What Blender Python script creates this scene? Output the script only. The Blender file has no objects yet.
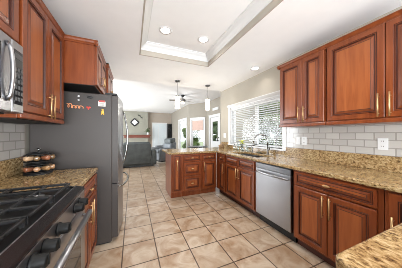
import bpy, bmesh, math, random
from mathutils import Vector, Matrix
random.seed(7)
PI = math.pi
C = bpy.context.scene.collection
scene = bpy.context.scene

# ---------------------------------------------------------------- camera
cam_d = bpy.data.cameras.new('camera'); cam = bpy.data.objects.new('camera', cam_d); C.objects.link(cam)
cam.location = (0, 0, 1.28); cam.rotation_euler = (PI/2, 0, math.radians(-22.84))
cam_d.sensor_width = 36; cam_d.lens = 162.25/402*36; cam_d.clip_start = 0.02; cam_d.clip_end = 200
scene.camera = cam
# ---------------------------------------------------------------- world, lights, exposure
w = bpy.data.worlds.new('world'); scene.world = w; w.use_nodes = True
bg = w.node_tree.nodes['Background']
bg.inputs[0].default_value = (0.86, 0.93, 1.0, 1); bg.inputs[1].default_value = 1.5
scene.render.filter_size = 0.9; scene.cycles.filter_width = 0.9
scene.view_settings.view_transform = 'Standard'; scene.view_settings.look = 'None'
scene.view_settings.exposure = 0.55; scene.view_settings.gamma = 1; scene.view_settings.use_curve_mapping = False

def area(name, loc, rot, sx, sy, power, col=(1, 1, 1)):
    l = bpy.data.lights.new(name, 'AREA'); l.shape = 'RECTANGLE'; l.size = sx; l.size_y = sy
    l.energy = power; l.color = col
    o = bpy.data.objects.new(name, l); C.objects.link(o); o.location = loc; o.rotation_euler = rot
    return o
# fill lamps added outside made-up openings behind the camera and in family left wall
area('fill_back', (0.6, -2.72, 1.15), (PI/2+math.radians(42), 0, 0), 3.0, 1.3, 250, (0.90, 0.96, 1.0))  # unseen lamp, tilted up to brighten the ceiling
area('fill_family', (-3.3, 8.2, 1.5), (0, -PI/2, 0), 1.9, 5.0, 290, (0.90, 0.96, 1.0))  # unseen lamp, added to brighten the family room
area('daylight_kitchen', (3.3, 2.75, 2.1), (0, math.radians(70), 0), 1.0, 1.6, 20, (0.90, 0.96, 1.0))

# ---------------------------------------------------------------- materials
MATS = {}
def nt(name):
    m = bpy.data.materials.new(name); m.use_nodes = True
    t = m.node_tree; b = t.nodes['Principled BSDF']
    return m, t, b
def setp(b, col=None, rough=None, metal=None, spec=None, coat=None):
    if col: b.inputs['Base Color'].default_value = (*col, 1)
    if rough is not None: b.inputs['Roughness'].default_value = rough
    if metal is not None: b.inputs['Metallic'].default_value = metal
    if spec is not None: b.inputs['Specular IOR Level'].default_value = spec
    if coat is not None: b.inputs['Coat Weight'].default_value = coat; b.inputs['Coat Roughness'].default_value = 0.15
def srgb(r, g, b):
    f = lambda c: (c/255/12.92) if c/255 <= .04045 else ((c/255+.055)/1.055)**2.4
    return (f(r), f(g), f(b))
def plain(name, rgb, rough=.5, metal=0, spec=.5, coat=0, var=.06, vs=8, bump=0, bs=60):
    m, t, b = nt(name); col = srgb(*rgb); setp(b, col, rough, metal, spec, coat)
    tc = t.nodes.new('ShaderNodeTexCoord')
    n = t.nodes.new('ShaderNodeTexNoise'); n.inputs['Scale'].default_value = vs; n.inputs['Detail'].default_value = 3
    t.links.new(tc.outputs['Object'], n.inputs['Vector'])
    r = t.nodes.new('ShaderNodeValToRGB'); e = r.color_ramp.elements
    e[0].position = .3; e[1].position = .7
    e[0].color = (*[c*(1-var) for c in col], 1); e[1].color = (*[min(1, c*(1+var)) for c in col], 1)
    t.links.new(n.outputs['Fac'], r.inputs['Fac']); t.links.new(r.outputs['Color'], b.inputs['Base Color'])
    if bump:
        n2 = t.nodes.new('ShaderNodeTexNoise'); n2.inputs['Scale'].default_value = bs
        t.links.new(tc.outputs['Object'], n2.inputs['Vector'])
        bp = t.nodes.new('ShaderNodeBump'); bp.inputs['Strength'].default_value = bump; bp.inputs['Distance'].default_value = .01
        t.links.new(n2.outputs['Fac'], bp.inputs['Height']); t.links.new(bp.outputs['Normal'], b.inputs['Normal'])
    return m
def emit(name, rgb, s):
    m, t, b = nt(name); b.inputs['Base Color'].default_value = (*srgb(*rgb), 1)
    b.inputs['Emission Color'].default_value = (*srgb(*rgb), 1); b.inputs['Emission Strength'].default_value = s
    return m
def ramp(t, stops):
    r = t.nodes.new('ShaderNodeValToRGB'); e = r.color_ramp.elements
    while len(e) < len(stops): e.new(.5)
    for k, (p, c) in enumerate(stops): e[k].position = p; e[k].color = (*srgb(*c), 1)
    return r
def wood(name, dark, mid, light, rough=.32, stretch=(9, 9, .9)):
    m, t, b = nt(name); setp(b, rough=rough, spec=.4, coat=.15)
    tc = t.nodes.new('ShaderNodeTexCoord'); mp = t.nodes.new('ShaderNodeMapping'); mp.inputs['Scale'].default_value = stretch
    t.links.new(tc.outputs['Object'], mp.inputs['Vector'])
    n = t.nodes.new('ShaderNodeTexNoise'); n.inputs['Scale'].default_value = 3.2; n.inputs['Detail'].default_value = 6; n.inputs['Distortion'].default_value = .6
    t.links.new(mp.outputs['Vector'], n.inputs['Vector'])
    r = ramp(t, [(.28, dark), (.5, mid), (.75, light)])
    t.links.new(n.outputs['Fac'], r.inputs['Fac']); t.links.new(r.outputs['Color'], b.inputs['Base Color'])
    return m
W = wood('cherry_wood', (106, 48, 20), (120, 58, 26), (132, 68, 32))
WP = wood('cherry_panel_wood', (132, 68, 32), (146, 79, 40), (156, 88, 46))
WL, WLP = W, WP
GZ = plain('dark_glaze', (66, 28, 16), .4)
def granite():
    m, t, b = nt('granite'); setp(b, rough=.16, spec=.5)
    tc = t.nodes.new('ShaderNodeTexCoord')
    n = t.nodes.new('ShaderNodeTexNoise'); n.inputs['Scale'].default_value = 62; n.inputs['Detail'].default_value = 5; n.inputs['Roughness'].default_value = .65
    n.inputs['Distortion'].default_value = .5
    mp = t.nodes.new('ShaderNodeMapping'); mp.inputs['Scale'].default_value = (1, .7, 1); mp.inputs['Rotation'].default_value = (0, 0, .7)
    t.links.new(tc.outputs['Object'], mp.inputs['Vector']); t.links.new(mp.outputs['Vector'], n.inputs['Vector'])
    r = ramp(t, [(.31, (60, 48, 36)), (.39, (118, 96, 68)), (.46, (160, 138, 100)), (.55, (190, 170, 130)), (.66, (212, 198, 166)), (.8, (224, 214, 194))])
    t.links.new(n.outputs['Fac'], r.inputs['Fac'])
    n2 = t.nodes.new('ShaderNodeTexNoise'); n2.inputs['Scale'].default_value = 7; n2.inputs['Detail'].default_value = 2
    t.links.new(tc.outputs['Object'], n2.inputs['Vector'])
    r2 = ramp(t, [(.35, (188, 156, 122)), (.65, (224, 210, 194))])
    t.links.new(n2.outputs['Fac'], r2.inputs['Fac'])
    mx = t.nodes.new('ShaderNodeMixRGB'); mx.blend_type = 'MULTIPLY'; mx.inputs[0].default_value = .7
    t.links.new(r.outputs['Color'], mx.inputs[1]); t.links.new(r2.outputs['Color'], mx.inputs[2])
    t.links.new(mx.outputs['Color'], b.inputs['Base Color'])
    return m
GR = granite()
def bricks(name, vec, c1, c2, mortar, bw, bh, ms, off, rough, x0=0, y0=0, mot=None, bump=.3):
    m, t, b = nt(name); setp(b, rough=rough, spec=.5)
    tc = t.nodes.new('ShaderNodeTexCoord'); sp = t.nodes.new('ShaderNodeSeparateXYZ'); cb = t.nodes.new('ShaderNodeCombineXYZ')
    t.links.new(tc.outputs['Object'], sp.inputs[0])
    for k, (ax, o) in enumerate(zip(vec, (x0, y0))):
        a = t.nodes.new('ShaderNodeMath'); a.operation = 'SUBTRACT'; a.inputs[1].default_value = o
        t.links.new(sp.outputs[ax], a.inputs[0]); t.links.new(a.outputs[0], cb.inputs[k])
    br = t.nodes.new('ShaderNodeTexBrick'); br.offset = off; br.squash = 1
    br.inputs['Scale'].default_value = 1; br.inputs['Brick Width'].default_value = bw; br.inputs['Row Height'].default_value = bh
    br.inputs['Mortar Size'].default_value = ms; br.inputs['Mortar Smooth'].default_value = .2; br.inputs['Bias'].default_value = 0
    br.inputs['Color1'].default_value = (*srgb(*c1), 1); br.inputs['Color2'].default_value = (*srgb(*c2), 1); br.inputs['Mortar'].default_value = (*srgb(*mortar), 1)
    t.links.new(cb.outputs[0], br.inputs['Vector'])
    out = br.outputs['Color']
    if mot:
        n = t.nodes.new('ShaderNodeTexNoise'); n.inputs['Scale'].default_value = mot[0]; n.inputs['Detail'].default_value = 5; n.inputs['Roughness'].default_value = .6
        n.inputs['Distortion'].default_value = 1.2
        t.links.new(tc.outputs['Object'], n.inputs['Vector'])
        r = ramp(t, [(.3, mot[1]), (.62, mot[2])]); t.links.new(n.outputs['Fac'], r.inputs['Fac'])
        mx = t.nodes.new('ShaderNodeMixRGB'); mx.blend_type = 'MULTIPLY'; mx.inputs[0].default_value = 1
        t.links.new(out, mx.inputs[1]); t.links.new(r.outputs['Color'], mx.inputs[2]); out = mx.outputs['Color']
    t.links.new(out, b.inputs['Base Color'])
    inv = t.nodes.new('ShaderNodeMath'); inv.operation = 'SUBTRACT'; inv.inputs[0].default_value = 1
    t.links.new(br.outputs['Fac'], inv.inputs[1])
    bp = t.nodes.new('ShaderNodeBump'); bp.inputs['Strength'].default_value = bump; bp.inputs['Distance'].default_value = .004
    t.links.new(inv.outputs[0], bp.inputs['Height']); t.links.new(bp.outputs['Normal'], b.inputs['Normal'])
    return m
T = .3432
FLOOR = bricks('floor_tile', (0, 1), (190, 175, 158), (172, 154, 134), (84, 66, 50), T, T, .0065, 0, .28, -.0992, 1.7096,
               (4.5, (204, 176, 148), (255, 252, 248)), .4)
SUBWAY = bricks('subway_tile', (1, 2), (184, 180, 175), (172, 167, 162), (150, 145, 140), .152, .0765, .005, .5, .12, .02, 1.064, None, .5)
WALL = plain('wall_paint', (172, 165, 153), .85, var=.02, spec=.2)
WALL2 = plain('family_wall_paint', (158, 151, 140), .85, var=.02, spec=.2)
CEIL = plain('ceiling_paint', (243, 243, 244), .9, var=.01, spec=.2, bump=.1, bs=120)
TAUPE = plain('tray_band_paint', (176, 168, 157), .8, var=.02, spec=.2)
WHITE = plain('white_trim', (218, 218, 218), .4, var=.01)
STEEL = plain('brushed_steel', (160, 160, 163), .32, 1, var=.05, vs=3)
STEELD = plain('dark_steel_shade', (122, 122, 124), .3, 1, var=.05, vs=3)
SLATE = plain('fridge_side_grey', (62, 56, 53), .5, .15, var=.03, vs=4)
CHROME = plain('polished_nickel', (140, 139, 137), .15, 1, var=.02)
BLACK = plain('black_enamel', (14, 14, 15), .3, 0, var=.1)
BLACKM = plain('cast_iron', (26, 26, 27), .55, 0, var=.15, bump=.2)
BLGL = plain('black_glass', (10, 10, 12), .05, 0, var=.05)
BRASS = plain('brass', (196, 160, 116), .4, .9, var=.03)
DARK = plain('shade_and_slot_dark', (22, 16, 13), .7)  # painted shade under cabinets; also the socket slots
SOFA = plain('grey_upholstery', (74, 79, 79), .55, var=.25, vs=5, bump=.4, bs=7)
SOFAL = plain('light_grey_upholstery', (104, 108, 112), .55, var=.2, vs=5, bump=.4, bs=7)
CARPET = plain('carpet', (206, 194, 180), .95, var=.05, vs=40)
STONE = plain('chimney_paint', (146, 144, 132), .85, var=.03, vs=3)
MANTEL = plain('mantel_wood', (112, 56, 40), .45)
GLOW = emit('frosted_lamp_glass', (255, 246, 226), 1.3)
CAN = emit('recessed_lamp', (255, 250, 240), 9)
GREEN = plain('leaf_green', (66, 84, 48), .7, var=.35, vs=7)
GREEN2 = plain('pale_leaf', (104, 122, 66), .7, var=.3, vs=30)
YEL = plain('yellow_petals', (214, 218, 70), .6)
PEACH = plain('peach_shade', (206, 176, 164), .8)
def glass(name, tint=(1, 1, 1), gl=.08):
    m, t, b = nt(name); o = t.nodes['Material Output']
    tr = t.nodes.new('ShaderNodeBsdfTransparent'); tr.inputs[0].default_value = (*tint, 1)
    g = t.nodes.new('ShaderNodeBsdfGlossy'); g.inputs['Roughness'].default_value = .02
    mx = t.nodes.new('ShaderNodeMixShader'); mx.inputs[0].default_value = gl
    t.links.new(tr.outputs[0], mx.inputs[1]); t.links.new(g.outputs[0], mx.inputs[2]); t.links.new(mx.outputs[0], o.inputs[0])
    return m
GLASS = glass('window_glass', (1, 1, 1), .03); GLASSB = glass('bottle_glass', (.82, .9, .9), .2)

# ---------------------------------------------------------------- mesh helpers
class MB:
    def __init__(s): s.bm = bmesh.new()
    def _add(s, b2, mat=0, smooth=False):
        vm = {v: s.bm.verts.new(v.co) for v in b2.verts}
        for f in b2.faces:
            try:
                nf = s.bm.faces.new([vm[v] for v in f.verts]); nf.material_index = mat if f.material_index == 0 else f.material_index; nf.smooth = smooth
            except ValueError: pass
        b2.free(); return s
    def box(s, x0, x1, y0, y1, z0, z1, bev=0, mat=0, seg=2, smooth=False):
        b = bmesh.new(); bmesh.ops.create_cube(b, size=1)
        for v in b.verts: v.co = Vector(((x0+x1)/2+v.co.x*(x1-x0), (y0+y1)/2+v.co.y*(y1-y0), (z0+z1)/2+v.co.z*(z1-z0)))
        if bev: bmesh.ops.bevel(b, geom=b.edges[:], offset=bev, segments=seg, profile=.5, affect='EDGES')
        return s._add(b, mat, smooth)
    def cyl(s, p0, p1, r, r2=None, seg=16, mat=0):
        p0, p1 = Vector(p0), Vector(p1); d = p1-p0
        b = bmesh.new(); bmesh.ops.create_cone(b, cap_ends=True, segments=seg, radius1=r, radius2=r if r2 is None else r2, depth=d.length)
        M = Matrix.Translation((p0+p1)/2) @ d.to_track_quat('Z', 'Y').to_matrix().to_4x4()
        bmesh.ops.transform(b, matrix=M, verts=b.verts)
        return s._add(b, mat, True)
    def lathe(s, prof, c=(0, 0, 0), seg=20, axis='Z', mat=0, sc=(1, 1, 1)):
        b = bmesh.new(); rings = []
        for r, z in prof:
            ring = []
            for k in range(seg):
                a = 2*PI*k/seg; ring.append(b.verts.new((r*math.cos(a), r*math.sin(a), z)))
            rings.append(ring)
        for a, c2 in zip(rings, rings[1:]):
            for k in range(seg): b.faces.new((a[k], a[(k+1) % seg], c2[(k+1) % seg], c2[k]))
        b.faces.new(rings[0][::-1]); b.faces.new(rings[-1])
        M = Matrix.Identity(4)
        if axis == 'X': M = Matrix.Rotation(PI/2, 4, 'Y')
        if axis == 'Y': M = Matrix.Rotation(PI/2, 4, 'X')
        M = Matrix.Translation(c) @ Matrix.Diagonal((*sc, 1)) @ M
        bmesh.ops.transform(b, matrix=M, verts=b.verts)
        return s._add(b, mat, True)
    def ball(s, c, r, sc=(1, 1, 1), mat=0, seg=14):
        b = bmesh.new(); bmesh.ops.create_uvsphere(b, u_segments=seg, v_segments=max(6, seg//2+2), radius=r)
        bmesh.ops.transform(b, matrix=Matrix.Translation(c) @ Matrix.Diagonal((*sc, 1)), verts=b.verts)
        return s._add(b, mat, True)
    def tube(s, pts, r, seg=10, mat=0):
        pts = [Vector(p) for p in pts]; b = bmesh.new(); rings = []
        n = Vector((0, 0, 1))
        for i, p in enumerate(pts):
            d = (pts[min(i+1, len(pts)-1)]-pts[max(i-1, 0)]).normalized()
            if i == 0:
                n = d.orthogonal().normalized()
            n = (n-d*n.dot(d)).normalized(); bn = d.cross(n)
            rr = r[i] if isinstance(r, (list, tuple)) else r
            rings.append([b.verts.new(p+rr*(math.cos(2*PI*k/seg)*n+math.sin(2*PI*k/seg)*bn)) for k in range(seg)])
        for a, c2 in zip(rings, rings[1:]):
            for k in range(seg): b.faces.new((a[k], a[(k+1) % seg], c2[(k+1) % seg], c2[k]))
        b.faces.new(rings[0][::-1]); b.faces.new(rings[-1])
        return s._add(b, mat, True)
    def prism(s, poly, z0, z1, bev=0, mat=0, seg=3):
        b = bmesh.new(); lo = [b.verts.new((x, y, z0)) for x, y in poly]; hi = [b.verts.new((x, y, z1)) for x, y in poly]
        n = len(poly); b.faces.new(lo[::-1]); b.faces.new(hi)
        for k in range(n): b.faces.new((lo[k], lo[(k+1) % n], hi[(k+1) % n], hi[k]))
        bmesh.ops.recalc_face_normals(b, faces=b.faces)
        if bev:
            es = [e for e in b.edges if abs(e.verts[0].co.z-e.verts[1].co.z) < 1e-6]
            bmesh.ops.bevel(b, geom=es, offset=bev, segments=seg, profile=.5, affect='EDGES')
        return s._add(b, mat)
    def ext(s, prof, p0, p1, up=Vector((0, 0, 1)), side=None, mat=0):
        """sweep a closed profile [(out, up)] from p0 to p1; side = direction of 'out'"""
        p0, p1, side = Vector(p0), Vector(p1), Vector(side)
        b = bmesh.new(); A = [b.verts.new(p0+side*o+up*z) for o, z in prof]; B = [b.verts.new(p1+side*o+up*z) for o, z in prof]
        n = len(prof); b.faces.new(A); b.faces.new(B[::-1])
        for k in range(n): b.faces.new((A[k], B[k], B[(k+1) % n], A[(k+1) % n]))
        bmesh.ops.recalc_face_normals(b, faces=b.faces)
        return s._add(b, mat)
    def panel(s, x0, x1, z0, z1, t=.02, fr=.055, yb=0):
        """raised-panel front: local x wide, z high, front toward -y; material 1 is the dark glaze"""
        b = bmesh.new()
        rings = [(0, 0, 0), (0, -t+.004, 0), (.004, -t, 0), (fr-.012, -t, 0), (fr-.009, -t+.004, 1), (fr-.006, -t+.001, 1),
                 (fr-.002, -t+.001, 0), (fr, -t+.010, 1), (fr+.008, -t+.010, 1), (fr+.026, -t+.002, 0), (fr+.029, -t+.003, 1), (fr+.031, -t+.002, 1)]
        lim = min(x1-x0, z1-z0)/2-.004
        prev = None
        for ins, y, mt in rings:
            k = min(ins, lim) if ins < lim else None
            if k is None: break
            cur = [b.verts.new((x0+k, yb+y, z0+k)), b.verts.new((x1-k, yb+y, z0+k)), b.verts.new((x1-k, yb+y, z1-k)), b.verts.new((x0+k, yb+y, z1-k))]
            if prev:
                for q in range(4):
                    f = b.faces.new((prev[q], prev[(q+1) % 4], cur[(q+1) % 4], cur[q])); f.material_index = mt
            else: b.faces.new(cur[::-1])
            prev = cur
        f = b.faces.new(prev); f.material_index = 2 if len(rings) and k is not None else 0
        bmesh.ops.recalc_face_normals(b, faces=b.faces)
        return s._add(b, 0)
    def obj(s, name, mats, parent=None, loc=None):
        me = bpy.data.meshes.new(name); s.bm.to_mesh(me); s.bm.free()
        for m in (mats if isinstance(mats, (list, tuple)) else [mats]): me.materials.append(m)
        o = bpy.data.objects.new(name, me); C.objects.link(o)
        if parent: o.parent = parent
        if loc: o.location = loc
        return o
def tag(o, label, cat, group=None, kind=None):
    o['label'] = label; o['category'] = cat
    if group: o['group'] = group
    if kind: o['kind'] = kind
    return o
def thing(name, label, cat, loc=(0, 0, 0), rz=0, group=None):
    o = bpy.data.objects.new(name, None); C.objects.link(o); o.empty_display_size = .05
    o.location = loc; o.rotation_euler = (0, 0, rz)
    return tag(o, label, cat, group)
def struct(name, mb, mats):
    o = mb.obj(name, mats); o['kind'] = 'structure'; return o
def dup(root, loc=None, rz=None, label=None):
    r = root.copy(); C.objects.link(r)
    if loc is not None: r.location = loc
    if rz is not None: r.rotation_euler = (0, 0, rz)
    if label: r['label'] = label
    for ch in list(root.children):
        c = ch.copy(); C.objects.link(c); c.parent = r
        for g in list(ch.children):
            d = g.copy(); C.objects.link(d); d.parent = c
    return r

# ---------------------------------------------------------------- structure
ZC, ZF = 2.48, 2.88           # kitchen and family room ceilings
XL, XW = -.983, 2.32
struct('floor', MB().box(-3.2, 3.6, -2.4, 7.3, -.1, 0), FLOOR)
struct('floor_carpet', MB().box(-3.2, 3.6, 7.3, 12.8, -.1, .005), CARPET)
# kitchen ceiling with its raised tray
tx0, tx1, ty0, ty1, tz = .102, 1.236, -.9, 2.613, 2.655
m = MB()
m.box(XL-1.9, tx0, -2.4, 3.95, ZC, ZC+.05).box(tx1, 3.6, -2.4, 3.95, ZC, ZC+.05)
m.box(tx0, tx1, -2.4, ty0, ZC, ZC+.05).box(tx0, tx1, ty1, 3.95, ZC, ZC+.05)
m.box(tx0-.02, tx1+.02, ty0-.02, ty1+.02, tz, tz+.04)
m.box(XL-1.9, 3.6, 3.95, 3.99, ZC, ZF+.04)
struct('ceiling', m, CEIL)
struct('ceiling_family', MB().box(-3.2, 3.6, 3.99, 12.8, ZF, ZF+.05), CEIL)
m = MB()
for a in ((tx0-.01, tx0+.006, ty0, ty1), (tx1-.006, tx1+.01, ty0, ty1), (tx0-.01, tx1+.01, ty1-.006, ty1+.01), (tx0-.01, tx1+.01, ty0-.01, ty0+.006)):
    m.box(*a, ZC-.002, tz-.001)
struct('trim_1', m, TAUPE)
# crown moulding inside the tray
cp = [(0, -.10), (.012, -.10), (.016, -.085), (.03, -.07), (.05, -.045), (.075, -.025), (.085, -.012), (.095, -.01), (.095, 0), (0, 0)]
m = MB()
m.ext(cp, (tx0, ty0, tz-.001), (tx0, ty1, tz-.001), side=(1, 0, 0)); m.ext(cp, (tx1, ty0, tz-.001), (tx1, ty1, tz-.001), side=(-1, 0, 0))
m.ext(cp, (tx0, ty1, tz-.001), (tx1, ty1, tz-.001), side=(0, -1, 0)); m.ext(cp, (tx0, ty0, tz-.001), (tx1, ty0, tz-.001), side=(0, 1, 0))
struct('trim_2', m, WHITE)
# walls
struct('wall_left', MB().box(XL-.12, XL, -2.4, 3.45, 0, ZC), WALL)
struct('wall_family_return', MB().box(-3.2, XL-.12, 3.33, 3.45, 0, ZC), WALL)
m = MB(); m.box(-3.2, -3.1, 3.45, 5.7, 0, ZF).box(-3.2, -3.1, 10.7, 12.8, 0, ZF).box(-3.2, -3.1, 5.7, 10.7, 0, .55).box(-3.2, -3.1, 5.7, 10.7, 2.45, ZF)  # wide opening made up to let the family fill lamp in
struct('wall_family_left', m, WALL2)
m = MB(); m.box(XL-.12, -.9, -2.5, -2.4, 0, ZC).box(2.1, XW+.15, -2.5, -2.4, 0, ZC).box(-.9, 2.1, -2.5, -2.4, 0, .5).box(-.9, 2.1, -2.5, -2.4, 2.45, ZC)  # opening made up to let light in from behind the camera
struct('wall_back', m, WALL)
WY0, WY1, WZ0, WZ1 = 1.97, 3.55, 1.03, 1.93   # kitchen window opening
m = MB(); m.box(XW, XW+.15, -2.4, WY0, 0, ZC).box(XW, XW+.15, WY1, 4.07, 0, ZC).box(XW, XW+.15, WY0, WY1, 0, WZ0).box(XW, XW+.15, WY0, WY1, WZ1, ZC)
m.box(XW, XW+.15, 3.99, 4.07, ZC, ZF)
struct('wall_right', m, WALL)
struct('wall_nook_return', MB().box(XW+.15, 3.6, 3.97, 4.07, 0, ZF), WALL2)
struct('wall_far', MB().box(-3.2, 2.9, 12.6, 12.7, 0, ZF), plain('far_wall_paint', (170, 158, 146), .85, var=.02, spec=.2))
struct('wall_chimney', MB().box(-1.6, 1.03, 12.3, 12.6, 0, ZF), STONE)
# a wall segment along a line with one opening; local x runs from a to b, front (room side) is -y
def seg_wall(name, a, b, o0, o1, z0, z1, mat):
    a, b = Vector(a), Vector(b); L = (b-a).length; ang = math.atan2(b.y-a.y, b.x-a.x)
    m = MB(); m.box(0, o0, 0, .12, 0, ZF).box(o1, L, 0, .12, 0, ZF).box(o0, o1, 0, .12, z1, ZF)
    if z0 > 0: m.box(o0, o1, 0, .12, 0, z0)
    o = struct(name, m, mat); o.location = (a.x, a.y, 0); o.rotation_euler = (0, 0, ang)
    return a, ang
GREYT = plain('grey_white_trim', (214, 214, 214), .5, var=.02)
def frame_around(m, o0, o1, z0, z1, w=.09, d=.02, y=0, cap=True, sill=False):
    m.box(o0-w, o0, y-d, y, z0 if z0 > 0 else 0, z1+w, .004).box(o1, o1+w, y-d, y, z0 if z0 > 0 else 0, z1+w, .004)
    m.box(o0, o1, y-d, y, z1, z1+w, .004)
    if cap: m.box(o0-w-.015, o1+w+.015, y-d-.015, y, z1+w, z1+w+.025, .004)
    if sill: m.box(o0-w-.01, o1+w+.01, y-.06, y, z0-.04, z0, .006)
def glazed(name, kind, a, ang, o0, o1, z0, z1, panes, rails, handle=False, lock=0):
    """opening fill: frame, sash, pane set; local coords as seg_wall"""
    r = bpy.data.objects.new(name, None); C.objects.link(r); r['kind'] = 'structure'; r.location = (a.x, a.y, 0); r.rotation_euler = (0, 0, ang)
    f = MB(); frame_around(f, o0, o1, z0, z1, sill=(kind == 'window')); f.obj('%s_frame' % kind, WHITE, r)
    s = MB(); y0, y1 = .03, .07
    sw, bw = rails
    s.box(o0, o0+sw, y0, y1, z0, z1).box(o1-sw, o1, y0, y1, z0, z1).box(o0+sw, o1-sw, y0, y1, z1-sw, z1).box(o0+sw, o1-sw, y0, y1, z0, z0+bw)
    if kind == 'window': s.box(o0+sw, o1-sw, y0, y1, (z0+z1)/2-.02, (z0+z1)/2+.02)
    s.obj('sash' if kind == 'window' else 'door_leaf', WHITE, r)
    MB().box(o0+sw, o1-sw, .048, .052, z0+bw, z1-sw).obj('pane', GLASS, r)
    if handle:
        h = MB(); xx = o0+sw/2 if handle < 0 else o1-sw/2
        h.cyl((xx, .03, 1.0), (xx, -.03, 1.0), .012).ball((xx, -.04, 1.0), .028).cyl((xx, .03, 1.12), (xx, .01, 1.12), .025)
        h.obj('door_handle', BLACKM, r)
    return r
# nook and family room right side:  C wall (X=3.45), B wall angled, A wall (X=2.77)
Cw = seg_wall('wall_nook_right', (3.45, 7.35), (3.45, 4.07), 0.27, 1.2, 0, 2.06, WALL2)
glazed('door_1', 'door', *Cw, .27, 1.2, 0, 2.06, 1, (.2, .95), handle=1)
Bw = seg_wall('wall_nook_angled', (2.77, 8.33), (3.45, 7.35), .22, .97, .6, 2.02, WALL2)
glazed('window_1', 'window', *Bw, .22, .97, .6, 2.02, 1, (.05, .05))
Aw = seg_wall('wall_family_right', (2.77, 12.6), (2.77, 8.33), 2.35, 3.9, 0, 2.08, WALL2)
glazed('door_2', 'door', *Aw, 2.35, 3.9, 0, 2.08, 1, (.16, .3))
bb = MB(); bb.box(1.03, 2.77, 12.585, 12.6, 0, .1); bb.box(-3.1, -1.6, 12.585, 12.6, 0, .1)
struct('baseboard_far', bb, WHITE)
struct('baseboard_left', MB().box(-3.1, XL, 3.45, 3.465, 0, .1), WHITE)

# kitchen window: casing with deep cornice, two sashes
wn = bpy.data.objects.new('window_2', None); C.objects.link(wn); wn['kind'] = 'structure'
m = MB(); X = XW
m.box(X-.02, X, WY0-.07, WY0, WZ0-.03, WZ1+.02, .003).box(X-.02, X, WY1, WY1+.07, WZ0-.03, WZ1+.02, .003)
m.ext([(0, 0), (.022, 0), (.022, .022), (.033, .032), (.045, .05), (.055, .06), (.06, .07), (.06, .08), (0, .08)], (X, WY0-.085, WZ1), (X, WY1+.085, WZ1), side=(-1, 0, 0))
m.box(X, X+.15, WY0-.002, WY0+.02, WZ0, WZ1).box(X, X+.15, WY1-.02, WY1+.002, WZ0, WZ1).box(X, X+.15, WY0, WY1, WZ1-.02, WZ1+.001)
m.obj('window_frame', WHITE, wn)
MB().box(X-.05, X+.15, WY0-.06, WY1+.06, WZ0-.03, WZ0+.0, .004).obj('window_sill', WHITE, wn)
WM = 2.70
for a, b in ((WY0+.02, WM), (WM, WY1-.02)):
    s = MB(); s.box(X+.075, X+.115, a, a+.04, WZ0, WZ1-.02).box(X+.075, X+.115, b-.04, b, WZ0, WZ1-.02).box(X+.075, X+.115, a, b, WZ0, WZ0+.04).box(X+.075, X+.115, a, b, WZ1-.06, WZ1-.02)
    sh = s.obj('sash', WHITE, wn)
    MB().box(X+.093, X+.097, a+.04, b-.04, WZ0+.04, WZ1-.06).obj('pane', GLASS, sh)

# ---------------------------------------------------------------- cabinets
def bar_handle(par, x, z, L=.2, y=-.02, name='handle'):
    h = MB(); h.cyl((x, y-.03, z-L/2), (x, y-.03, z+L/2), .006, seg=10)
    for q in (-1, 1): h.cyl((x, y, z+q*L*.36), (x, y-.03, z+q*L*.36), .0045, seg=8)
    h.obj(name, BRASS, par)
def cup(par, x, z, y=-.02, w=.030):
    h = MB(); h.cyl((x, y, z), (x, y-.016, z), .007, seg=10); h.ball((x, y-.021, z), 1, (w, .011, .013)); h.obj('knob', BRASS, par)
def cabinet(name, label, cat, loc, rz, wd, dp, z0, z1, parts, wood_=None, group=None, toe=.10, crown=None, rail=False, ends=(0, 0)):
    wood_ = wood_ or W
    r = thing(name, label, cat, loc, rz, group)
    m = MB()
    if name == 'sink_cabinet': m.box(0, wd, 0, .03, z0+toe, z1).box(0, .018, .03, dp, z0+toe, z1).box(wd-.018, wd, .03, dp, z0+toe, z1).box(.018, wd-.018, .03, dp, z0+toe, z0+toe+.018).box(.018, wd-.018, dp-.01, dp, z0+toe+.018, z1)
    else: m.box(0, wd, 0, dp, z0+toe, z1, .002)
    m.obj('carcass', wood_, r)
    if 'refrigerator' in label and toe == 0: MB().box(.004, wd-.004, .004, dp, z0-.006, z0-.0005).obj('underside_shade', DARK, r)  # dark sheet paints in the shade under cabinets beside and above the refrigerator
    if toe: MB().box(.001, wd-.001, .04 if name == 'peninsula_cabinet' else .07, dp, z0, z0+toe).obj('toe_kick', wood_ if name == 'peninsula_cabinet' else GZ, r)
    for p in parts:
        k, x0, x1, a, b = p[:5]
        d = MB(); d.panel(x0+.003, x1-.003, a, b, .02, .032 if (b-a) < .2 or (x1-x0) < .2 else .058, -.001)
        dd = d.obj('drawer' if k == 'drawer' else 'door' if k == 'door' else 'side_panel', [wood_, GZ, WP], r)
        if k == 'drawer': cup(dd, (x0+x1)/2, (a+b)/2, w=.02 if (x1-x0) < .3 else .032)
        if k == 'door' and len(p) > 5 and p[5] is not None: bar_handle(dd, p[5], p[6], p[7] if len(p) > 7 else .2)
    if crown:
        c = MB(); h = crown
        pr = [(0, -.012), (.012, -.012), (.012, .0), (.02, .008), (.026, .022), (.034, .034), (.034, h), (0, h)]
        c.ext([(o+.0, z) for o, z in pr], (-ends[0]*.034, 0, z1), (wd+ends[1]*.034, 0, z1), side=(0, -1, 0))
        if ends[0]: c.ext(pr, (0, -.034, z1), (0, dp, z1), side=(-1, 0, 0))
        if ends[1]: c.ext(pr, (wd, -.034, z1), (wd, dp, z1), side=(1, 0, 0))
        c.obj('crown_moulding', [wood_], r)
    if rail:
        c = MB(); c.box(0, wd, -.022, 0, z0-.0, z0+.035, .006)
        c.obj('light_rail', [wood_], r)
    return r
XF = 1.71; HZ = .872
dpt = XW-XF-.004
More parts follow.
